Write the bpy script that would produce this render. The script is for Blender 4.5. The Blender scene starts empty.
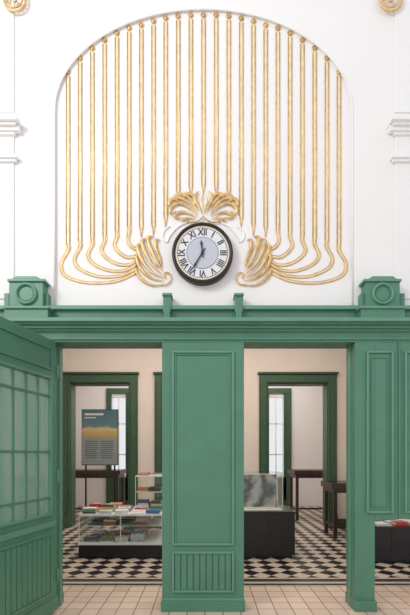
import bpy, bmesh, math, random
from mathutils import Vector, Matrix
random.seed(4)
S=102.5
def X(p,y=0): return (p-205)/S*(4+y)/4          # measured elevation of the clock wall -> metres
def Z(p,y=0): return 1.5+(455-p)/S*(4+y)/4

# ---------------------------------------------------------------- materials
def newmat(name):
    m=bpy.data.materials.new(name); m.use_nodes=True
    nt=m.node_tree; b=nt.nodes['Principled BSDF']; return m,nt,b
def mat(name,c,rough=.6,metal=0,var=.06,scale=6,bump=0):
    m,nt,b=newmat(name)
    tc=nt.nodes.new('ShaderNodeTexCoord'); n=nt.nodes.new('ShaderNodeTexNoise')
    n.inputs['Scale'].default_value=scale; n.inputs['Detail'].default_value=4
    nt.links.new(tc.outputs['Object'],n.inputs['Vector'])
    r=nt.nodes.new('ShaderNodeValToRGB')
    r.color_ramp.elements[0].position=.3; r.color_ramp.elements[1].position=.7
    r.color_ramp.elements[0].color=[max(0,v*(1-var)) for v in c]+[1]
    r.color_ramp.elements[1].color=[min(1,v*(1+var)) for v in c]+[1]
    nt.links.new(n.outputs['Fac'],r.inputs['Fac']); nt.links.new(r.outputs['Color'],b.inputs['Base Color'])
    b.inputs['Roughness'].default_value=rough; b.inputs['Metallic'].default_value=metal
    if bump:
        bp=nt.nodes.new('ShaderNodeBump'); bp.inputs['Strength'].default_value=bump; bp.inputs['Distance'].default_value=.01
        nt.links.new(n.outputs['Fac'],bp.inputs['Height']); nt.links.new(bp.outputs['Normal'],b.inputs['Normal'])
    return m
WHITE=mat('plaster_white',(.85,.835,.83),.85,0,.012,3)
PINK=mat('plaster_pink',(.80,.71,.65),.85,0,.02,2)
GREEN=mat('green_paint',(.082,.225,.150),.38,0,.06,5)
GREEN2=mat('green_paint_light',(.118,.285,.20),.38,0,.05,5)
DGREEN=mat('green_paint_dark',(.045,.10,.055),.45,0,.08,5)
GOLD=mat('gold_leaf',(.70,.46,.19),.38,.5,.25,18,.3)
PGOLD=mat('pale_gold',(.85,.71,.47),.5,.12,.12,12)
BLACK=mat('black_lacquer',(.012,.012,.014),.35,0,.2)
BROWN=mat('bronze_rim',(.028,.02,.018),.35,.3,.2)
FACE=mat('clock_face',(.72,.73,.76),.5,0,.02)
FACE2=mat('clock_face_centre',(.50,.53,.59),.5,0,.03)
INK=mat('ink',(.015,.017,.025),.5)
CREAM=mat('cream_board',(.75,.70,.62),.6)
TEXTINK=mat('print_ink',(.10,.11,.13),.6)
WOOD=mat('dark_wood',(.045,.025,.018),.4,0,.3,9)
STRIP=mat('tile_border_cream',(.52,.44,.37),.4)
STRIPD=mat('tile_border_dark',(.03,.03,.033),.4)
def glassmat(name,tint,base,gain,rough=.04,film=0):
    m=bpy.data.materials.new(name); m.use_nodes=True; nt=m.node_tree; nt.nodes.clear()
    o=nt.nodes.new('ShaderNodeOutputMaterial'); t=nt.nodes.new('ShaderNodeBsdfTransparent'); g=nt.nodes.new('ShaderNodeBsdfGlossy')
    t.inputs['Color'].default_value=(*tint,1); g.inputs['Roughness'].default_value=rough
    f=nt.nodes.new('ShaderNodeLayerWeight'); f.inputs['Blend'].default_value=.5
    pw=nt.nodes.new('ShaderNodeMath'); pw.operation='POWER'; pw.inputs[1].default_value=4
    mm=nt.nodes.new('ShaderNodeMath'); mm.operation='MULTIPLY_ADD'; mm.inputs[1].default_value=gain; mm.inputs[2].default_value=base; mm.use_clamp=True
    nt.links.new(f.outputs['Facing'],pw.inputs[0]); nt.links.new(pw.outputs[0],mm.inputs[0])
    mx=nt.nodes.new('ShaderNodeMixShader')
    nt.links.new(mm.outputs[0],mx.inputs[0]); nt.links.new(t.outputs[0],mx.inputs[1]); nt.links.new(g.outputs[0],mx.inputs[2])
    if film:
        df=nt.nodes.new('ShaderNodeBsdfDiffuse'); df.inputs['Color'].default_value=(.75,.77,.74,1)
        n=nt.nodes.new('ShaderNodeTexNoise'); n.inputs['Scale'].default_value=2.5
        k=nt.nodes.new('ShaderNodeMath'); k.operation='MULTIPLY'; k.inputs[1].default_value=film*2
        nt.links.new(n.outputs['Fac'],k.inputs[0])
        m2=nt.nodes.new('ShaderNodeMixShader'); nt.links.new(k.outputs[0],m2.inputs[0]); nt.links.new(mx.outputs[0],m2.inputs[1]); nt.links.new(df.outputs[0],m2.inputs[2]); mx=m2
    nt.links.new(mx.outputs[0],o.inputs[0]); return m
GLASS=glassmat('clear_glass',(.97,.985,.98),.03,.5)
DGLASS=glassmat('door_glass',(.90,.95,.93),.12,.6,.08,.20)

def tilemat():
    m,nt,b=newmat('hall_tiles'); tc=nt.nodes.new('ShaderNodeTexCoord')
    br=nt.nodes.new('ShaderNodeTexBrick'); br.offset=0
    br.inputs['Scale'].default_value=1; br.inputs['Brick Width'].default_value=.17; br.inputs['Row Height'].default_value=.17
    br.inputs['Mortar Size'].default_value=.005; br.inputs['Color1'].default_value=(.70,.545,.445,1); br.inputs['Color2'].default_value=(.58,.43,.34,1)
    br.inputs['Mortar'].default_value=(.20,.13,.10,1); br.inputs['Bias'].default_value=-.2
    nt.links.new(tc.outputs['Object'],br.inputs['Vector']); nt.links.new(br.outputs['Color'],b.inputs['Base Color'])
    b.inputs['Roughness'].default_value=.4; return m
def checkmat():
    m,nt,b=newmat('checker_tiles'); tc=nt.nodes.new('ShaderNodeTexCoord')
    mp=nt.nodes.new('ShaderNodeMapping'); mp.inputs['Rotation'].default_value=(0,0,math.radians(45)); mp.inputs['Location'].default_value=(.02,.03,.5)
    ck=nt.nodes.new('ShaderNodeTexChecker'); ck.inputs['Scale'].default_value=1/.175
    ck.inputs['Color1'].default_value=(.58,.49,.41,1); ck.inputs['Color2'].default_value=(.014,.014,.016,1)
    nt.links.new(tc.outputs['Object'],mp.inputs[0]); nt.links.new(mp.outputs[0],ck.inputs['Vector']); nt.links.new(ck.outputs['Color'],b.inputs['Base Color'])
    b.inputs['Roughness'].default_value=.35; b.inputs['Specular IOR Level'].default_value=.35; return m
TILE=tilemat(); CHECK=checkmat()
def postermat():
    m,nt,b=newmat('poster_print'); tc=nt.nodes.new('ShaderNodeTexCoord'); sp=nt.nodes.new('ShaderNodeSeparateXYZ')
    nt.links.new(tc.outputs['Object'],sp.inputs[0])
    n=nt.nodes.new('ShaderNodeTexNoise'); n.inputs['Scale'].default_value=5; nt.links.new(tc.outputs['Object'],n.inputs['Vector'])
    a=nt.nodes.new('ShaderNodeMath'); a.operation='MULTIPLY_ADD'; a.inputs[1].default_value=.25; nt.links.new(n.outputs['Fac'],a.inputs[0])
    q=nt.nodes.new('ShaderNodeMapRange'); q.inputs['From Min'].default_value=1.9; q.inputs['From Max'].default_value=2.7; nt.links.new(sp.outputs['Z'],q.inputs['Value']); nt.links.new(q.outputs[0],a.inputs[2])
    r=nt.nodes.new('ShaderNodeValToRGB'); e=r.color_ramp.elements
    e[0].position=0; e[0].color=(.35,.26,.10,1); e[1].position=1; e[1].color=(.07,.16,.20,1)
    for p,c in((.35,(.55,.42,.16,1)),(.5,(.62,.52,.28,1)),(.6,(.13,.23,.26,1))):
        q=e.new(p); q.color=c
    nt.links.new(a.outputs[0],r.inputs[0]); nt.links.new(r.outputs[0],b.inputs['Base Color']); b.inputs['Roughness'].default_value=.5; return m
POSTER=postermat()
PBASE=mat('poster_paper',(.30,.36,.38),.6,0,.05)
def photomat():
    m,nt,b=newmat('grey_photo_print'); tc=nt.nodes.new('ShaderNodeTexCoord')
    n=nt.nodes.new('ShaderNodeTexWave'); n.inputs['Scale'].default_value=1.1; n.inputs['Distortion'].default_value=14; n.inputs['Detail'].default_value=7
    n.inputs['Detail Scale'].default_value=1.6
    nt.links.new(tc.outputs['Object'],n.inputs['Vector'])
    r=nt.nodes.new('ShaderNodeValToRGB'); r.color_ramp.elements[0].color=(.05,.05,.05,1); r.color_ramp.elements[1].color=(.40,.39,.38,1)
    nt.links.new(n.outputs['Fac'],r.inputs[0]); nt.links.new(r.outputs[0],b.inputs['Base Color']); return m
PHOTO=photomat()

# ---------------------------------------------------------------- mesh builder
class B:
    def __init__(s,name,mats): s.name=name; s.bm=bmesh.new(); s.mats=mats
    def mi(s,m):
        if m not in s.mats: s.mats.append(m)
        return s.mats.index(m)
    def box(s,x0,x1,y0,y1,z0,z1,m,M=None):
        if x0>x1:x0,x1=x1,x0
        if z0>z1:z0,z1=z1,z0
        if y0>y1:y0,y1=y1,y0
        c=[Vector(p) for p in((x0,y0,z0),(x1,y0,z0),(x1,y1,z0),(x0,y1,z0),(x0,y0,z1),(x1,y0,z1),(x1,y1,z1),(x0,y1,z1))]
        if M: c=[M@v for v in c]
        v=[s.bm.verts.new(p) for p in c]; i=s.mi(m)
        for f in((0,3,2,1),(4,5,6,7),(0,1,5,4),(1,2,6,5),(2,3,7,6),(3,0,4,7)):
            q=s.bm.faces.new([v[k] for k in f]); q.material_index=i
    def prism(s,pts,y0,y1,m,M=None):
        i=s.mi(m)
        a=[Vector((p[0],y0,p[1])) for p in pts]; b=[Vector((p[0],y1,p[1])) for p in pts]
        if M: a=[M@v for v in a]; b=[M@v for v in b]
        a=[s.bm.verts.new(v) for v in a]; b=[s.bm.verts.new(v) for v in b]
        s.bm.faces.new(a).material_index=i; s.bm.faces.new(b[::-1]).material_index=i
        n=len(a)
        for k in range(n): s.bm.faces.new([a[k],b[k],b[(k+1)%n],a[(k+1)%n]]).material_index=i
    def tube(s,pts,rad,m,seg=8,closed=False,yflat=1.0):
        pts=[Vector(p) for p in pts]; n=len(pts); i=s.mi(m)
        if not hasattr(rad,'__len__'): rad=[rad]*n
        rings=[]
        for k,p in enumerate(pts):
            if closed: t=pts[(k+1)%n]-pts[k-1]
            else: t=pts[min(k+1,n-1)]-pts[max(k-1,0)]
            t.normalize(); u=Vector((0,1,0))
            if abs(t.dot(u))>.95: u=Vector((1,0,0))
            w=t.cross(u).normalized(); u=w.cross(t).normalized()
            rings.append([s.bm.verts.new(p+w*math.cos(a)*rad[k]+u*math.sin(a)*rad[k]*yflat) for a in [2*math.pi*j/seg for j in range(seg)]])
        rr=range(n) if closed else range(n-1)
        for k in rr:
            A=rings[k]; C=rings[(k+1)%n]
            for j in range(seg):
                f=s.bm.faces.new([A[j],A[(j+1)%seg],C[(j+1)%seg],C[j]]); f.material_index=i; f.smooth=True
        if not closed:
            s.bm.faces.new(rings[0][::-1]).material_index=i; s.bm.faces.new(rings[-1]).material_index=i
    def ball(s,c,r,m,sy=.6):
        pts=[];rad=[]
        for k in range(7):
            a=math.pi*(k/6); pts.append((c[0],c[1],c[2]-r*math.cos(a))); rad.append(max(.0005,r*math.sin(a)))
        s.tube(pts,rad,m,10,yflat=sy)
    def ring(s,c,R,r,m,seg=48,yflat=1):
        s.tube([(c[0]+R*math.cos(2*math.pi*k/seg),c[1],c[2]+R*math.sin(2*math.pi*k/seg)) for k in range(seg)],r,m,8,True,yflat)
    def disc(s,c,R,y0,y1,m,seg=64):
        s.prism([(c[0]+R*math.cos(2*math.pi*k/seg),c[1]+R*math.sin(2*math.pi*k/seg)) for k in range(seg)],y0,y1,m)
    def frame(s,x0,x1,z0,z1,w,y0,y1,m,M=None):
        if x0>x1:x0,x1=x1,x0
        if z0>z1:z0,z1=z1,z0
        s.box(x0,x0+w,y0,y1,z0,z1,m,M); s.box(x1-w,x1,y0,y1,z0,z1,m,M)
        s.box(x0+w,x1-w,y0,y1,z0,z0+w,m,M); s.box(x0+w,x1-w,y0,y1,z1-w,z1,m,M)
    def done(s,bevel=0,parent=None):
        bmesh.ops.recalc_face_normals(s.bm,faces=s.bm.faces)
        me=bpy.data.meshes.new(s.name); s.bm.to_mesh(me); s.bm.free()
        for m in s.mats: me.materials.append(m)
        o=bpy.data.objects.new(s.name,me); bpy.context.scene.collection.objects.link(o)
        if bevel:
            b=o.modifiers.new('bevel','BEVEL'); b.width=bevel; b.segments=2; b.limit_method='ANGLE'; b.angle_limit=math.radians(50)
        if parent: o.parent=parent
        return o
def smooth(pts,n=6):
    P=[Vector(p) for p in pts]; P=[2*P[0]-P[1]]+P+[2*P[-1]-P[-2]]; out=[]
    for i in range(1,len(P)-2):
        a,b,c,d=P[i-1:i+3]
        for k in range(n):
            t=k/n; out.append(.5*((2*b)+(c-a)*t+(2*a-5*b+4*c-d)*t*t+(3*b-3*c+d-a)*t**3))
    out.append(P[-2]); return out
CX=203.5

# ---------------------------------------------------------------- room shell
HX=4.6; TOP=6.7; YB=4.5; YF=8.0; RC=4.3
b=B('floor',[])
def slab(x0,x1,y0,y1,m): b.box(x0,x1,y0,y1,-.1,0,m)
slab(-HX,HX,-6,.72,TILE)
slab(-HX,HX,.72,.79,STRIPD); slab(-HX,HX,.79,.86,STRIP); slab(-HX,HX,.86,.97,STRIPD); slab(-HX,HX,.97,1.02,STRIP)
slab(-HX,HX,1.02,YF+.2,CHECK)
b.done()
b=B('wall_front',[])
zb=Z(336); T=-.022
b.box(-HX,HX,0,.25,zb,TOP,WHITE)
ax,az,aa,ab=X(CX,T),Z(111,T),149/S*(4+T)/4,102/S*(4+T)/4
N=48
arc=[(ax-aa*math.cos(math.pi*k/N),az+ab*math.sin(math.pi*k/N)) for k in range(N+1)]
i=b.mi(WHITE)
def face(ps):
    f=b.bm.faces.new([b.bm.verts.new(p) for p in ps]); f.material_index=i
b.box(-HX,ax-aa,T,0,zb,TOP,WHITE); b.box(ax+aa,HX,T,0,zb,TOP,WHITE)
for k in range(N):
    (x0,z0),(x1,z1)=arc[k],arc[k+1]
    face([(x0,T,z0),(x1,T,z1),(x1,T,TOP),(x0,T,TOP)])
    face([(x0,T,z0),(x0,0,z0),(x1,0,z1),(x1,T,z1)])
pth=[(ax-aa,T,Z(306)),(ax-aa,T,Z(200))]+[(x,T,z) for x,z in arc]+[(ax+aa,T,Z(200)),(ax+aa,T,Z(306))]
b.tube(pth,.009,WHITE,8)
b.done()
for nm,sgn in(('trim_1',-1),('trim_2',1)):
    b=B(nm,[])
    xe=X(19 if sgn<0 else 390,-.1); xo=sgn*2.6
    for a,c,dx,y in((115,119,0,-.14),(119,124,3,-.11),(124,130,1,-.08),(130,134,6,-.06),(154,157,3,-.08),(157,161,5,-.06)):
        b.box(xe+sgn*dx/S,xo,y,T,Z(c,y),Z(a,y),WHITE)
    b.box(xe+sgn*8/S,xo,-.035,T,Z(300),Z(134),WHITE)
    b.box(xe+sgn*8/S,xo,-.035,T,Z(115),TOP,WHITE)
    b.done(.006)
for n,px in enumerate((15,391)):
    b=B('gilded_rosette',[])
    c=(X(px,-.06),-.06,Z(0,-.06)); b.ring(c,.105,.010,GOLD,32); b.ring(c,.07,.007,GOLD,32); b.ball(c,.024,GOLD)
    for k in range(12):
        a=k*math.pi/6; b.ball((c[0]+.088*math.cos(a),c[1],c[2]+.088*math.sin(a)),.008,PGOLD)
    b.done()
def wallbox(name,x0,x1,y0,y1,z0,z1,m=PINK):
    b=B(name,[]); b.box(x0,x1,y0,y1,z0,z1,m); return b.done()
b=B('wall_back',[])
ops=[(-2.80,-1.56),(1.29,2.55)]; y0,y1=YB,YB+.25; zt=3.0
b.box(-HX,ops[0][0],y0,y1,0,RC,PINK); b.box(ops[0][1],ops[1][0],y0,y1,0,RC,PINK); b.box(ops[1][1],HX,y0,y1,0,RC,PINK)
for o in ops: b.box(o[0],o[1],y0,y1,zt,RC,PINK)
b.done()
wallbox('wall_left',-HX-.2,-HX,.25,YF+.2,0,RC); wallbox('wall_right',HX,HX+.2,.25,YF+.2,0,RC)
wallbox('ceiling',-HX,HX,.25,YF+.2,RC,RC+.15,WHITE)
b=B('wall_far',[])
wz0,wz1=.85,3.2; wins=[(-2.74,-2.32),(1.86,2.30)]
b.box(-HX,wins[0][0],YF,YF+.2,0,RC,WHITE); b.box(wins[0][1],wins[1][0],YF,YF+.2,0,RC,WHITE); b.box(wins[1][1],HX,YF,YF+.2,0,RC,WHITE)
for w in wins: b.box(w[0],w[1],YF,YF+.2,0,wz0,WHITE); b.box(w[0],w[1],YF,YF+.2,wz1,RC,WHITE)
b.done()
for n,w in enumerate(wins):
    b=B('window_%d'%(n+1),[])
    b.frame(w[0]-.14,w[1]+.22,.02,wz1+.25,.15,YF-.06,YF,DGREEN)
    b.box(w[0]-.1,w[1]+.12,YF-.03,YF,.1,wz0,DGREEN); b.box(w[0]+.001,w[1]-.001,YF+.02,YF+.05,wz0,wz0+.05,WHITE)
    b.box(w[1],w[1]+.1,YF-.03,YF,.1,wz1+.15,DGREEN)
    xm=(w[0]+w[1])/2
    for z in(1.5,2.4): b.box(w[0]+.001,w[1]-.001,YF+.02,YF+.05,z,z+.035,WHITE)
    b.box(xm-.015,xm+.015,YF+.02,YF+.05,wz0,wz1,WHITE)
    b.box(w[0]+.001,w[1]-.001,YF+.1,YF+.105,wz0,wz1,GLASS)
    b.done()
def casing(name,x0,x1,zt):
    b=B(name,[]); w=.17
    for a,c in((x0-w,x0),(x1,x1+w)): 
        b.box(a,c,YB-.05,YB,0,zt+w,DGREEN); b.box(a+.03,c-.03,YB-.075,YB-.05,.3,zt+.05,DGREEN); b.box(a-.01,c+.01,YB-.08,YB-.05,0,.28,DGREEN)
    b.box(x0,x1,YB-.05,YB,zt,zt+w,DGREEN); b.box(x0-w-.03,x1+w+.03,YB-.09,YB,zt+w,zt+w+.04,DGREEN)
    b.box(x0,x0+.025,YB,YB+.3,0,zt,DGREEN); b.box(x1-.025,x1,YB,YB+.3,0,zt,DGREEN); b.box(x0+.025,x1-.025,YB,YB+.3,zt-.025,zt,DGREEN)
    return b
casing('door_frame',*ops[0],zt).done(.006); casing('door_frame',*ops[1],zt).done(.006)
b=casing('door_1',-.87,.35,3.0)
b.box(-.845,.325,YB-.03,YB,.02,2.97,DGREEN)
for z0_,z1_ in((.2,.9),(1.05,2.8)):
    for x0_,x1_ in((-.75,-.3),(-.22,.23)): b.frame(x0_,x1_,z0_,z1_,.03,YB-.045,YB-.03,DGREEN)
b.done(.006)
b=B('baseboard_back',[])
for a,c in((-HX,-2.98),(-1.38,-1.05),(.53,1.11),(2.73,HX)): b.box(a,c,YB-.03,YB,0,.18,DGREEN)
b.done()

# ---------------------------------------------------------------- green partition
b=B('wooden_partition',[])
F=-.05; BK=.2
XL,XR=-3.2,3.2
zl=Z(342,F)
b.box(XL,XR,F,BK,zl,Z(318,F),GREEN)
b.box(XL,XR,-.03,.0,Z(320,F),Z(306,-.03),GREEN)
for a,c,y,m in((305,308,-.10,GREEN2),(308,317,-.06,GREEN),(317,320,-.17,GREEN2),(320,323,-.14,GREEN),(323,327,-.11,GREEN),(327,330,-.075,GREEN2)):
    b.box(XL,XR,y,-.0,Z(c+1,y),Z(a,y),m)
b.box(XL,XR,-.065,F,Z(340,F),Z(337,F),GREEN)
def pb(p0,p1,y,q0,q1,m=GREEN): b.box(X(p0,y),X(p1,y),y,0,Z(q0,y),Z(q1,y),m)
for p in(167,239):
    pb(p-4,p+4,-.12,312,295); pb(p-5,p+5,-.14,295,292.5,GREEN2); pb(p-3,p+3,-.15,318,308)
for p in(26,383):
    pb(p-22,p+22,-.17,318,308); pb(p-23,p+23,-.19,308,305.5,GREEN2)
    pb(p-17,p+17,-.14,308,281)
    pb(p-22,p-17,-.10,306,293); pb(p+17,p+22,-.10,306,293)
    pb(p-19,p+19,-.16,281,278.5,GREEN2)
    y=-.15
    b.prism([(X(p-15,y),Z(279,y)),(X(p+15,y),Z(279,y)),(X(p+10,y),Z(275.8,y)),(X(p-10,y),Z(275.8,y))],y,0,GREEN2)
    cc=(X(p,y),Z(293.5,y))
    b.ring((cc[0],-.142,cc[1]),9.3/S,.015,GREEN2,40,1.8); b.disc(cc,7.0/S,-.145,-.13,GREEN)
def bead(x0,x1,z0,z1,y):
    n=max(2,int((x1-x0)/.055)); w=(x1-x0)/n
    for k in range(n): b.box(x0+k*w+.004,x0+(k+1)*w-.004,y,F,z0,z1,GREEN)
def post(p0,p1,q0,q1,zbot=0):
    b.box(X(p0,F),X(p1,F),F,BK,zbot,zl,GREEN)
    x0,x1=X(q0,F),X(q1,F); f=F
    b.frame(x0,x1,Z(545,f),Z(351,f),.022,F-.022,F,GREEN2)
    b.frame(x0+.022,x1-.022,Z(545,f)+.022,Z(351,f)-.022,.018,F-.011,F,GREEN)
    b.frame(x0,x1,Z(592,f),Z(551,f),.022,F-.022,F,GREEN2)
    bead(x0+.024,x1-.024,Z(592,f)+.022,Z(551,f)-.022,F-.012)
    b.box(X(p0,F)-.01,X(p1,F)+.01,F-.03,BK,0,.10,GREEN)
    b.box(X(p0,F)-.005,X(p1,F)+.005,F-.02,BK,.10,.125,GREEN2)
post(162,244,172,234)
post(-35,54,-20,45)
f=F
b.box(X(355,f),X(375,f),F,BK,0,zl,GREEN)
b.box(X(375,f),XR,F,BK,Z(519,f),zl,GREEN)
b.box(X(354,f),X(376,f),F-.03,BK,0,.10,GREEN)
b.box(XL,X(-35,f),F,BK,0,zl,GREEN)
b.frame(X(366,f),X(393,f),Z(513,f),Z(351,f),.022,F-.022,F,GREEN2)
b.frame(X(371,f),X(388,f),Z(507,f),Z(357,f),.012,F-.01,F,GREEN)
b.frame(X(404,f),X(450,f),Z(513,f),Z(351,f),.022,F-.022,F,GREEN2)
b.box(X(398,f),X(400,f),F-.015,F,Z(519,f),zl,GREEN)
for p,s_ in((55,1),(355,-1)):
    b.box(X(p),X(p)+s_*.03,.06,.12,0,zl,GREEN2)
b.done(.005)

# ---------------------------------------------------------------- open glazed door leaf
hinge=Vector((-1.42,-.085,0)); d=Vector((-.22,-.975,0)).normalized()
M=Matrix(((d.x,-d.y,0,hinge.x),(d.y,d.x,0,hinge.y),(0,0,1,0),(0,0,0,1)))
b=B('door_2',[]); W=1.02; zt2=2.58; zb2=.03; t0,t1=-.045,0
def bx(x0,x1,z0,z1,y0=t0,y1=t1,m=GREEN): b.box(x0,x1,y0,y1,z0,z1,m,M)
gz0,gz1,gx0,gx1=.96,2.21,.10,.92
bx(0,gx0,zb2,zt2); bx(gx1,W,zb2,zt2); bx(gx0,gx1,gz1,zt2); bx(gx0,gx1,zb2,gz0)
nc=5; cw=(gx1-gx0)/nc
zs=[gz0,1.10,1.53,2.05,gz1]
for k in range(1,nc): bx(gx0+k*cw-.011,gx0+k*cw+.011,gz0,gz1,-.034,-.008)
for z in zs[1:-1]: bx(gx0,gx1,z-.011,z+.011,-.035,-.007)
gi=b.mi(DGLASS)
b.bm.faces.new([b.bm.verts.new(M@Vector(p)) for p in((gx0,-.021,gz0),(gx1,-.021,gz0),(gx1,-.021,gz1),(gx0,-.021,gz1))]).material_index=gi
for yy0,yy1 in((0,.014),(t0-.014,t0)):
    b.frame(gx0-.02,gx1+.02,gz0-.02,gz1+.02,.022,yy0,yy1,GREEN2,M)
    b.frame(.08,.94,2.29,2.50,.02,yy0,yy1,GREEN,M)
    b.box(.02,1.0,yy0,yy1,.83,.88,GREEN2,M)
    b.frame(.08,.94,.20,.78,.025,yy0,yy1,GREEN,M)
    for k in range(12):
        w=.80/12; b.box(.11+k*w+.004,.11+(k+1)*w-.004,min(yy0,yy1),max(yy0,yy1)-.004,.23,.75,GREEN,M)
    b.box(0,W,yy0,yy1,zb2,.15,GREEN,M)
b.tube([M@Vector((.94,.02,1.05)),M@Vector((.94,.06,1.05)),M@Vector((.86,.06,1.05))],.009,BROWN)
for z in(.35,1.3,2.3): b.tube([M@Vector((-.012,.01,z-.06)),M@Vector((-.012,.01,z+.06))],.012,GREEN2)
b.done(.003)

# ---------------------------------------------------------------- gilded ornament
b=B('gilded_wall_ornament',[])
tops=[72,58,48,40,33,28,25,21,18,16,15]
tails=[[(68,250),(61,264),(66,276),(88,282.5),(116,281),(137,272)],
 [(80,247),(74.5,259),(80,269),(100,276.5),(122,275),(137,268)],
 [(92.3,244),(88,255),(94,264),(110,270.5),(125,270),(137,264)],
 [(104.6,241),(101.5,250),(107,258),(118,264),(129,264.5),(137,260)],
 [(116.9,237),(114.5,245),(119,252),(127,257),(137,256)],
 [(129.1,232),(128,240),(131,246),(138,250)],
 [(141.3,232)],[(153.5,230)],[(165.7,222)],[(178.2,196)],[(190.8,192)]]
xs=[68,80,92.3,104.6,116.9,129.1,141.3,153.5,165.7,178.2,190.8]
def E(px,py,y=-.008,s=1): 
    if s<0: px=2*CX-px
    return Vector((X(px,y),y,Z(py,y)))
RR=.0052
def line(x,top,tail,s):
    y=-.005
    bx0,by0=tail[0]
    b.ball(E(x,top,y,s),.017,GOLD); b.ring(E(x,top,y,s),.023,.0045,GOLD,20)
    for dx in(-1.75,1.75):
        pts=[E(x+dx,top+4,y,s),E(x+dx,(top+by0)/2,y,s),E(bx0+dx,by0-6,y,s)]
        b.tube(pts,RR,GOLD,6,yflat=.7)
        if len(tail)>1:
            rest=[E(px+dx*(1-.75*k/(len(tail)-1)),py-dx*.9*(k/(len(tail)-1)),y,s) for k,(px,py) in enumerate(tail)]
            b.tube(smooth([pts[-1]]+rest),RR,GOLD,6,yflat=.7)
        else: b.tube([pts[-1],E(bx0,by0+5,y,s)],[RR,.003],GOLD,6)
    xc=X(x if s>0 else 2*CX-x); b.box(xc-.012,xc+.012,-.003,0,Z(by0-4),Z(top+4),PGOLD)
    if len(tail)>1: b.tube(smooth([E(bx0,by0-6,-.003,s)]+[E(p,q,-.003,s) for p,q in tail]),.010,PGOLD,6,yflat=.3)
for s in(1,-1):
    for x,t,tl in zip(xs,tops,tails): line(x,t,tl,s)
line(CX,15,[(CX,190)],1)
def leaf(pts,w,m=GOLD,s=1,y=-.016):
    w*=.9
    P=smooth([E(p[0],p[1],y,s) for p in pts],5); n=len(P)
    R=[w/S*(.12+.95*math.sin(math.pi*(k/(n-1))**1.25)**.8) for k in range(n)]
    b.tube(P,R,m,8,yflat=.5)
for s in(1,-1):
    for pts,w in(([(197,216),(190,208),(180,203),(172,206),(170,212),(174,214)],1.9),
                 ([(197,214),(190,204),(181,198),(172,199),(169,204),(173,207)],2.0),
                 ([(198,211),(192,201),(185,195),(177,195),(175,199),(179,201)],2.0),
                 ([(199,209),(196,200),(191,194),(185,194),(184,198)],1.9),
                 ([(196,217),(188,213),(180,212),(175,216),(179,219)],1.7),
                 ([(196,219),(189,218),(184,219),(181,222)],1.3)):
        leaf(pts,w,GOLD,s)
    leaf([(202,214),(199,207),(195,201),(196,194),(199,191)],1.7,GOLD,s)
    leaf([(203.5,213),(202,206),(200.5,200),(203,193)],1.3,PGOLD,s)
    b.tube(smooth([E(p,q,-.02,s) for p,q in((203.5,216),(209,221),(217,222),(225,218),(231,218),(234,214),(231,211))],5),.007,GOLD,6)
    for pts,w in(([(164,281),(152,278),(141,269),(136.5,258),(138,253)],2.0),
                 ([(163,278),(151,271),(142,260),(137.5,247),(141,243)],2.2),
                 ([(162,275),(153,265),(146,254),(142,241),(147,238)],2.2),
                 ([(162,271),(157,261),(151,250),(148,238),(154,236)],2.1),
                 ([(162,267),(160,258),(156,248),(156,240),(160,240)],1.8),
                 ([(165,284),(153,285),(143,280),(137,273),(136,267)],1.7)):
        leaf(pts,w,GOLD,s)
    for pts in([(160,272),(150,262),(144,250)],[(161,269),(154,257),(151,246)],[(161,277),(149,270),(141,259)]):
        leaf(pts,.8,PGOLD,s,-.026)
    b.ring(E(158,263,-.02,s),.026,.006,GOLD,20); b.ball(E(158,263,-.02,s),.013,GOLD)
    b.tube(smooth([E(p,q,-.015,s) for p,q in((160,285),(167,284),(171,279),(169,273),(164,273),(165,278))],5),.007,GOLD,6)
for s in(1,-1):
    b.tube(smooth([E(p,q,-.004,s) for p,q in((188,222),(178,227),(170,236),(167,242),(163,238),(164,231),(170,226))],6),.009,WHITE,8)
b.done()

# ---------------------------------------------------------------- clock
cz=Z(253,-.07); cx=X(202.5,-.07)
b=B('wall_clock',[])
b.disc((cx,cz),.288,-.07,-.001,BROWN)
b.ring((cx,-.07,cz),.277,.017,BROWN,64); b.ring((cx,-.073,cz),.256,.004,GOLD,64)
b.disc((cx,cz),.258,-.074,-.06,FACE); b.disc((cx,cz),.148,-.077,-.07,FACE2)
b.ring((cx,-.075,cz),.240,.0018,INK,64,.5); b.ring((cx,-.077,cz),.150,.002,INK,64,.5)
for k in range(60):
    a=k*math.pi/30; R=Matrix.Translation((cx,0,cz))@Matrix.Rotation(a,4,'Y')
    w=.0035 if k%5==0 else .0015
    b.box(-w,w,-.076,-.07,.231,.245,INK,R)
def hand(a,L,w):
    R=Matrix.Translation((cx,0,cz))@Matrix.Rotation(a,4,'Y')
    b.prism([(-w*.6,-.05),(w*.6,-.05),(w,L*.6),(w*1.6,L*.72),(0,L),(-w*1.6,L*.72),(-w,L*.6)],-.09,-.084,INK,R)
hand(math.radians(-7),.12,.007); hand(math.radians(211),.19,.006)
b.disc((cx,cz),.014,-.094,-.07,INK,20)
clock=b.done()
nums=['XII','I','II','III','IIII','V','VI','VII','VIII','IX','X','XI']
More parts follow.
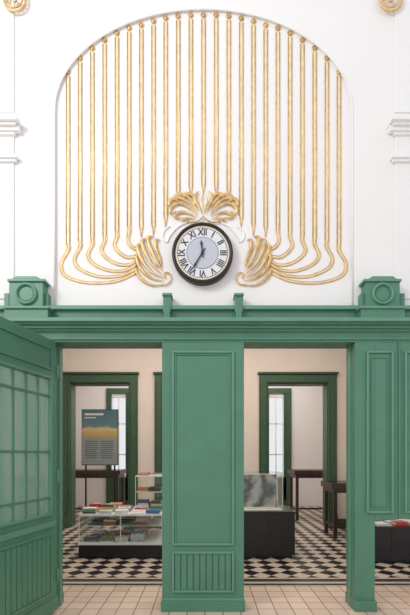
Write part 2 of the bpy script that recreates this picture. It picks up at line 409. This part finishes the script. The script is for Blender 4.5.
for k,t in enumerate(nums):
    cu=bpy.data.curves.new('num','FONT'); cu.body=t; cu.size=.088; cu.align_x='CENTER'; cu.align_y='CENTER'; cu.extrude=.001; cu.offset=.0012
    o=bpy.data.objects.new('numeral_%s'%t,cu); bpy.context.scene.collection.objects.link(o); cu.materials.append(INK)
    a=k*math.pi/6
    o.matrix_world=Matrix.Translation((cx,-.077,cz))@Matrix.Rotation(a,4,'Y')@Matrix.Translation((0,0,.195))@Matrix.Rotation(math.pi/2,4,'X')@Matrix.Diagonal((.82,1,1,1))
    bpy.context.view_layer.update(); mw=o.matrix_world.copy()
    me=bpy.data.meshes.new_from_object(o.evaluated_get(bpy.context.evaluated_depsgraph_get()))
    bpy.data.objects.remove(o); me.transform(mw)
    q=bpy.data.objects.new('numeral_%d'%(k+1),me); bpy.context.scene.collection.objects.link(q); q.parent=clock

# ---------------------------------------------------------------- furniture
cols=[(.60,.06,.05),(.85,.84,.80),(.08,.22,.45),(.78,.58,.15),(.1,.1,.1),(.60,.68,.75),(.88,.88,.86),(.62,.28,.12),(.16,.40,.30),(.85,.80,.70)]
BM=[mat('cover_%d'%k,c,.4,0,.15,20) for k,c in enumerate(cols)]
def books(name,areas,parent=None):
    b=B(name,[])
    for (x0,x1,y0,y1,z,dx,dy,maxn) in areas:
        nx=int((x1-x0)/dx+.01); ny=int((y1-y0)/dy+.01)
        for i_ in range(nx):
            for j_ in range(ny):
                zz=z; cx_=x0+(i_+.5)*dx; cy_=y0+(j_+.5)*dy
                m=random.choice(BM)
                for k in range(random.randint(1,maxn)):
                    h=random.uniform(.012,.03); w=dx*random.uniform(.38,.45); l=dy*random.uniform(.38,.45)
                    R=Matrix.Translation((cx_,cy_,zz))@Matrix.Rotation(random.uniform(-.06,.06),4,'Z')
                    if random.random()<.4: m=random.choice(BM)
                    b.box(-w,w,-l,l,0,.003,m,R); b.box(-w+.004,w-.004,-l+.004,l-.004,.003,h-.003,CREAM,R); b.box(-w,w,-l,l,h-.003,h,m,R); b.box(-w,w,-l,-l+.003,0,h,m,R)
                    t=random.choice(BM); b.box(-w*.6,w*.6,l*.1,l*.7,h,h+.001,t,R)
                    zz+=h
    return b.done(parent=parent)
b=B('display_case',[])
x0,x1,y0,y1=-1.84,-.62,1.97,3.05
b.box(x0,x1,y0,y1,0,.19,BLACK); b.box(x0-.01,x1+.01,y0-.01,y1+.01,.19,.225,WHITE)
b.box(x0,x1,y0,y1,.61,.64,WHITE); b.box(x0+.02,x1-.02,y0+.25,y1-.02,.42,.43,WHITE)
for xx in(x0,x1-.012): 
    for yy in(y0,y1-.012): b.box(xx,xx+.012,yy,yy+.012,.225,.61,WHITE)
b.box((x0+x1)/2-.006,(x0+x1)/2+.006,y0,y0+.012,.225,.61,WHITE)
b.box(x0+.012,x1-.012,y0+.003,y0+.006,.225,.61,GLASS); b.box(x1-.006,x1-.003,y0+.012,y1-.012,.225,.61,GLASS); b.box(x0+.003,x0+.006,y0+.012,y1-.012,.225,.61,GLASS)
case=b.done(.002)
books('books_inside',[(x0+.04,x1-.04,y0+.03,y0+.25,.226,.23,.2,7),(x0+.04,x1-.04,y0+.27,y1-.2,.431,.23,.2,4),(x0+.04,x1-.04,y0+.3,y1-.2,.226,.23,.2,4)],case)
books('book_collection',[(x0+.02,x1-.02,y0+.02,y0+.58,.641,.235,.185,4),(x0+.02,-1.16,2.57,3.03,.641,.22,.2,3)])
b=B('acrylic_riser',[])
rx0,rx1,ry0,ry1=-1.12,-.66,2.58,2.98
b.frame(rx0,rx1,.645,1.16,.010,ry0,ry0+.010,WHITE); b.box(rx0,rx1,ry0,ry1,1.16,1.17,WHITE); b.box(rx0,rx1,ry0,ry1,.641,.65,WHITE); b.box(rx0+.01,rx1-.01,ry0,ry1,.90,.91,CREAM)
for xx in(rx0,rx1-.01): b.box(xx,xx+.01,ry1-.01,ry1,.65,1.16,WHITE)
b.box(rx0+.01,rx1-.01,ry1-.008,ry1-.004,.65,1.16,GLASS)
ris=b.done(.002)
books('riser_books',[(rx0+.02,rx1-.02,ry0+.03,ry1-.03,.651,.2,.17,6),(rx0+.02,rx1-.02,ry0+.03,ry1-.03,.911,.2,.17,5),(rx0+.02,rx1-.02,ry0+.03,ry1-.03,1.171,.2,.17,2)],ris)
b=B('display_plinth',[])
b.box(.25,1.31,1.97,2.75,.05,.655,BLACK); b.box(.30,1.27,2.0,2.7,0,.05,BLACK); b.box(.24,1.32,1.96,2.76,.655,.675,BLACK)
b.box(.93,.934,1.964,1.97,.08,.64,WOOD)
b.done(.004)
b=B('picture_vitrine',[])
vx0,vx1,vy0,vy1,vz0,vz1=.38,1.15,2.05,2.65,.676,1.24
for xx in(vx0,vx1-.01):
    for yy in(vy0,vy1-.01): b.box(xx,xx+.01,yy,yy+.01,vz0,vz1,WHITE)
b.box(vx0,vx1,vy0,vy1,vz0,vz0+.015,CREAM)
for a in((vx0,vx1,vy0+.003,vy0+.006,vz0,vz1),(vx0+.003,vx0+.006,vy0,vy1,vz0,vz1),(vx1-.006,vx1-.003,vy0,vy1,vz0,vz1),(vx0,vx1,vy0,vy1,vz1-.004,vz1)): b.box(*a,GLASS)
R=Matrix.Translation((0,2.2,vz0+.02))@Matrix.Rotation(math.radians(-14),4,'X')
b.box(vx0+.03,vx1-.04,0,.02,0,.53,WHITE,R); b.box(vx0+.04,vx1-.05,-.004,0,.02,.52,PHOTO,R)
b.box(.7,.74,.02,.03,0,.3,WOOD,R)
b.done()
# brochure bench
b=B('display_bench',[])
b.box(2.34,3.4,1.7,2.4,.04,.48,BLACK); b.box(2.37,3.37,1.73,2.37,0,.04,BLACK); b.box(2.33,3.41,1.69,2.41,.48,.50,BLACK)
for k in range(1,4): b.box(2.34+k*.26-.003,2.34+k*.26+.003,1.694,1.70,.06,.47,WOOD)
b.box(2.35,3.39,2.34,2.38,.50,.66,BLACK)
b.done(.004)
books('book_stack',[(2.42,3.35,1.74,2.30,.501,.23,.185,3)])
def table(x0,x1,y0,y1,h,name='display_table'):
    b=B(name,[]); 
    b.box(x0,x1,y0,y1,h-.05,h,WOOD); b.box(x0+.04,x1-.04,y0+.04,y1-.04,h-.13,h-.05,WOOD)
    b.box(x0+.02,x1-.02,y0+.02,y1-.02,h,h+.004,CREAM)
    for xa,xb,ya,yb in((x0,x0+.02,y0,y1),(x1-.02,x1,y0,y1),(x0+.02,x1-.02,y0,y0+.02),(x0+.02,x1-.02,y1-.02,y1)): b.box(xa,xb,ya,yb,h,h+.05,WOOD)
    for k in range(3):
        xa=x0+.1+k*(x1-x0-.2)/3; b.box(xa,xa+.2,y0+.15,y1-.15,h+.004,h+.012,BM[(k*3+1)%10])
    b.box(x0+.02,x1-.02,y0+.02,y1-.02,h+.044,h+.047,GLASS)
    for xx in(x0+.05,x1-.11):
        for yy in(y0+.05,y1-.11): b.box(xx,xx+.06,yy,yy+.06,0,h-.13,WOOD)
    b.box(x0+.06,x1-.06,(y0+y1)/2-.015,(y0+y1)/2+.015,.2,.24,WOOD)
    for xx in(x0+.06,x1-.09): b.box(xx,xx+.03,y0+.06,y1-.06,.2,.24,WOOD)
    b.done(.003)
table(2.26,3.35,3.3,4.0,.95)
table(2.05,3.35,5.4,6.2,1.10)
table(-3.35,-1.95,5.4,6.2,1.10)
b=B('poster_panel_stand',[])
b.frame(-3.29,-2.31,1.23,2.72,.02,6.93,6.95,BLACK)
for xx in(-3.2,-2.43): b.box(xx,xx+.04,6.93,6.96,0,1.3,BLACK); b.box(xx-.02,xx+.06,6.75,7.15,0,.03,BLACK)
s_=b.done()
b=B('poster',[])
b.box(-3.27,-2.33,6.9,6.93,1.25,1.95,PBASE); b.box(-3.27,-2.33,6.9,6.93,1.95,2.70,POSTER)
b.box(-3.20,-2.7,6.897,6.9,2.56,2.61,CREAM); b.box(-3.20,-2.9,6.897,6.9,2.48,2.51,CREAM)
for k in range(9):
    L=random.uniform(.30,.36); z=1.86-k*.055
    b.box(-3.20,-3.20+L,6.898,6.9,z,z+.018,TEXTINK); b.box(-2.78,-2.78+L,6.898,6.9,z,z+.018,TEXTINK)
b.done(parent=s_)

# ---------------------------------------------------------------- lights
w=bpy.data.worlds.new('sky'); bpy.context.scene.world=w; w.use_nodes=True
bg=w.node_tree.nodes['Background']; bg.inputs[0].default_value=(.965,.97,1,1); bg.inputs[1].default_value=.93
def area(name,loc,rot,sx,sy,e,c):
    l=bpy.data.lights.new(name,'AREA'); l.shape='RECTANGLE'; l.size=sx; l.size_y=sy; l.energy=e; l.color=c
    o=bpy.data.objects.new(name,l); o.location=loc; o.rotation_euler=rot; bpy.context.scene.collection.objects.link(o)
area('hall_added_soft_light',(-4.2,-4.5,6.0),Vector((4.4,4.5,-2.6)).to_track_quat('-Z','Y').to_euler(),2,2,190,(1,.985,.96))  # added area lamp, unseen at upper left, for soft shadows on the wall
area('room_light',(0,2.3,4.2),(0,0,0),5,2.5,128,(1,.89,.78))
area('far_room_light',(0,6.3,4.2),(0,0,0),6,2,125,(1,.93,.86))

cam=bpy.data.cameras.new('camera'); co=bpy.data.objects.new('camera',cam); bpy.context.scene.collection.objects.link(co)
co.location=(0,-4,1.5); co.rotation_euler=(math.pi/2,0,0)
cam.sensor_fit='VERTICAL'; cam.sensor_height=36; cam.sensor_width=24; cam.lens=24; cam.shift_y=.24
bpy.context.scene.camera=co
bpy.context.scene.view_settings.view_transform='Standard'
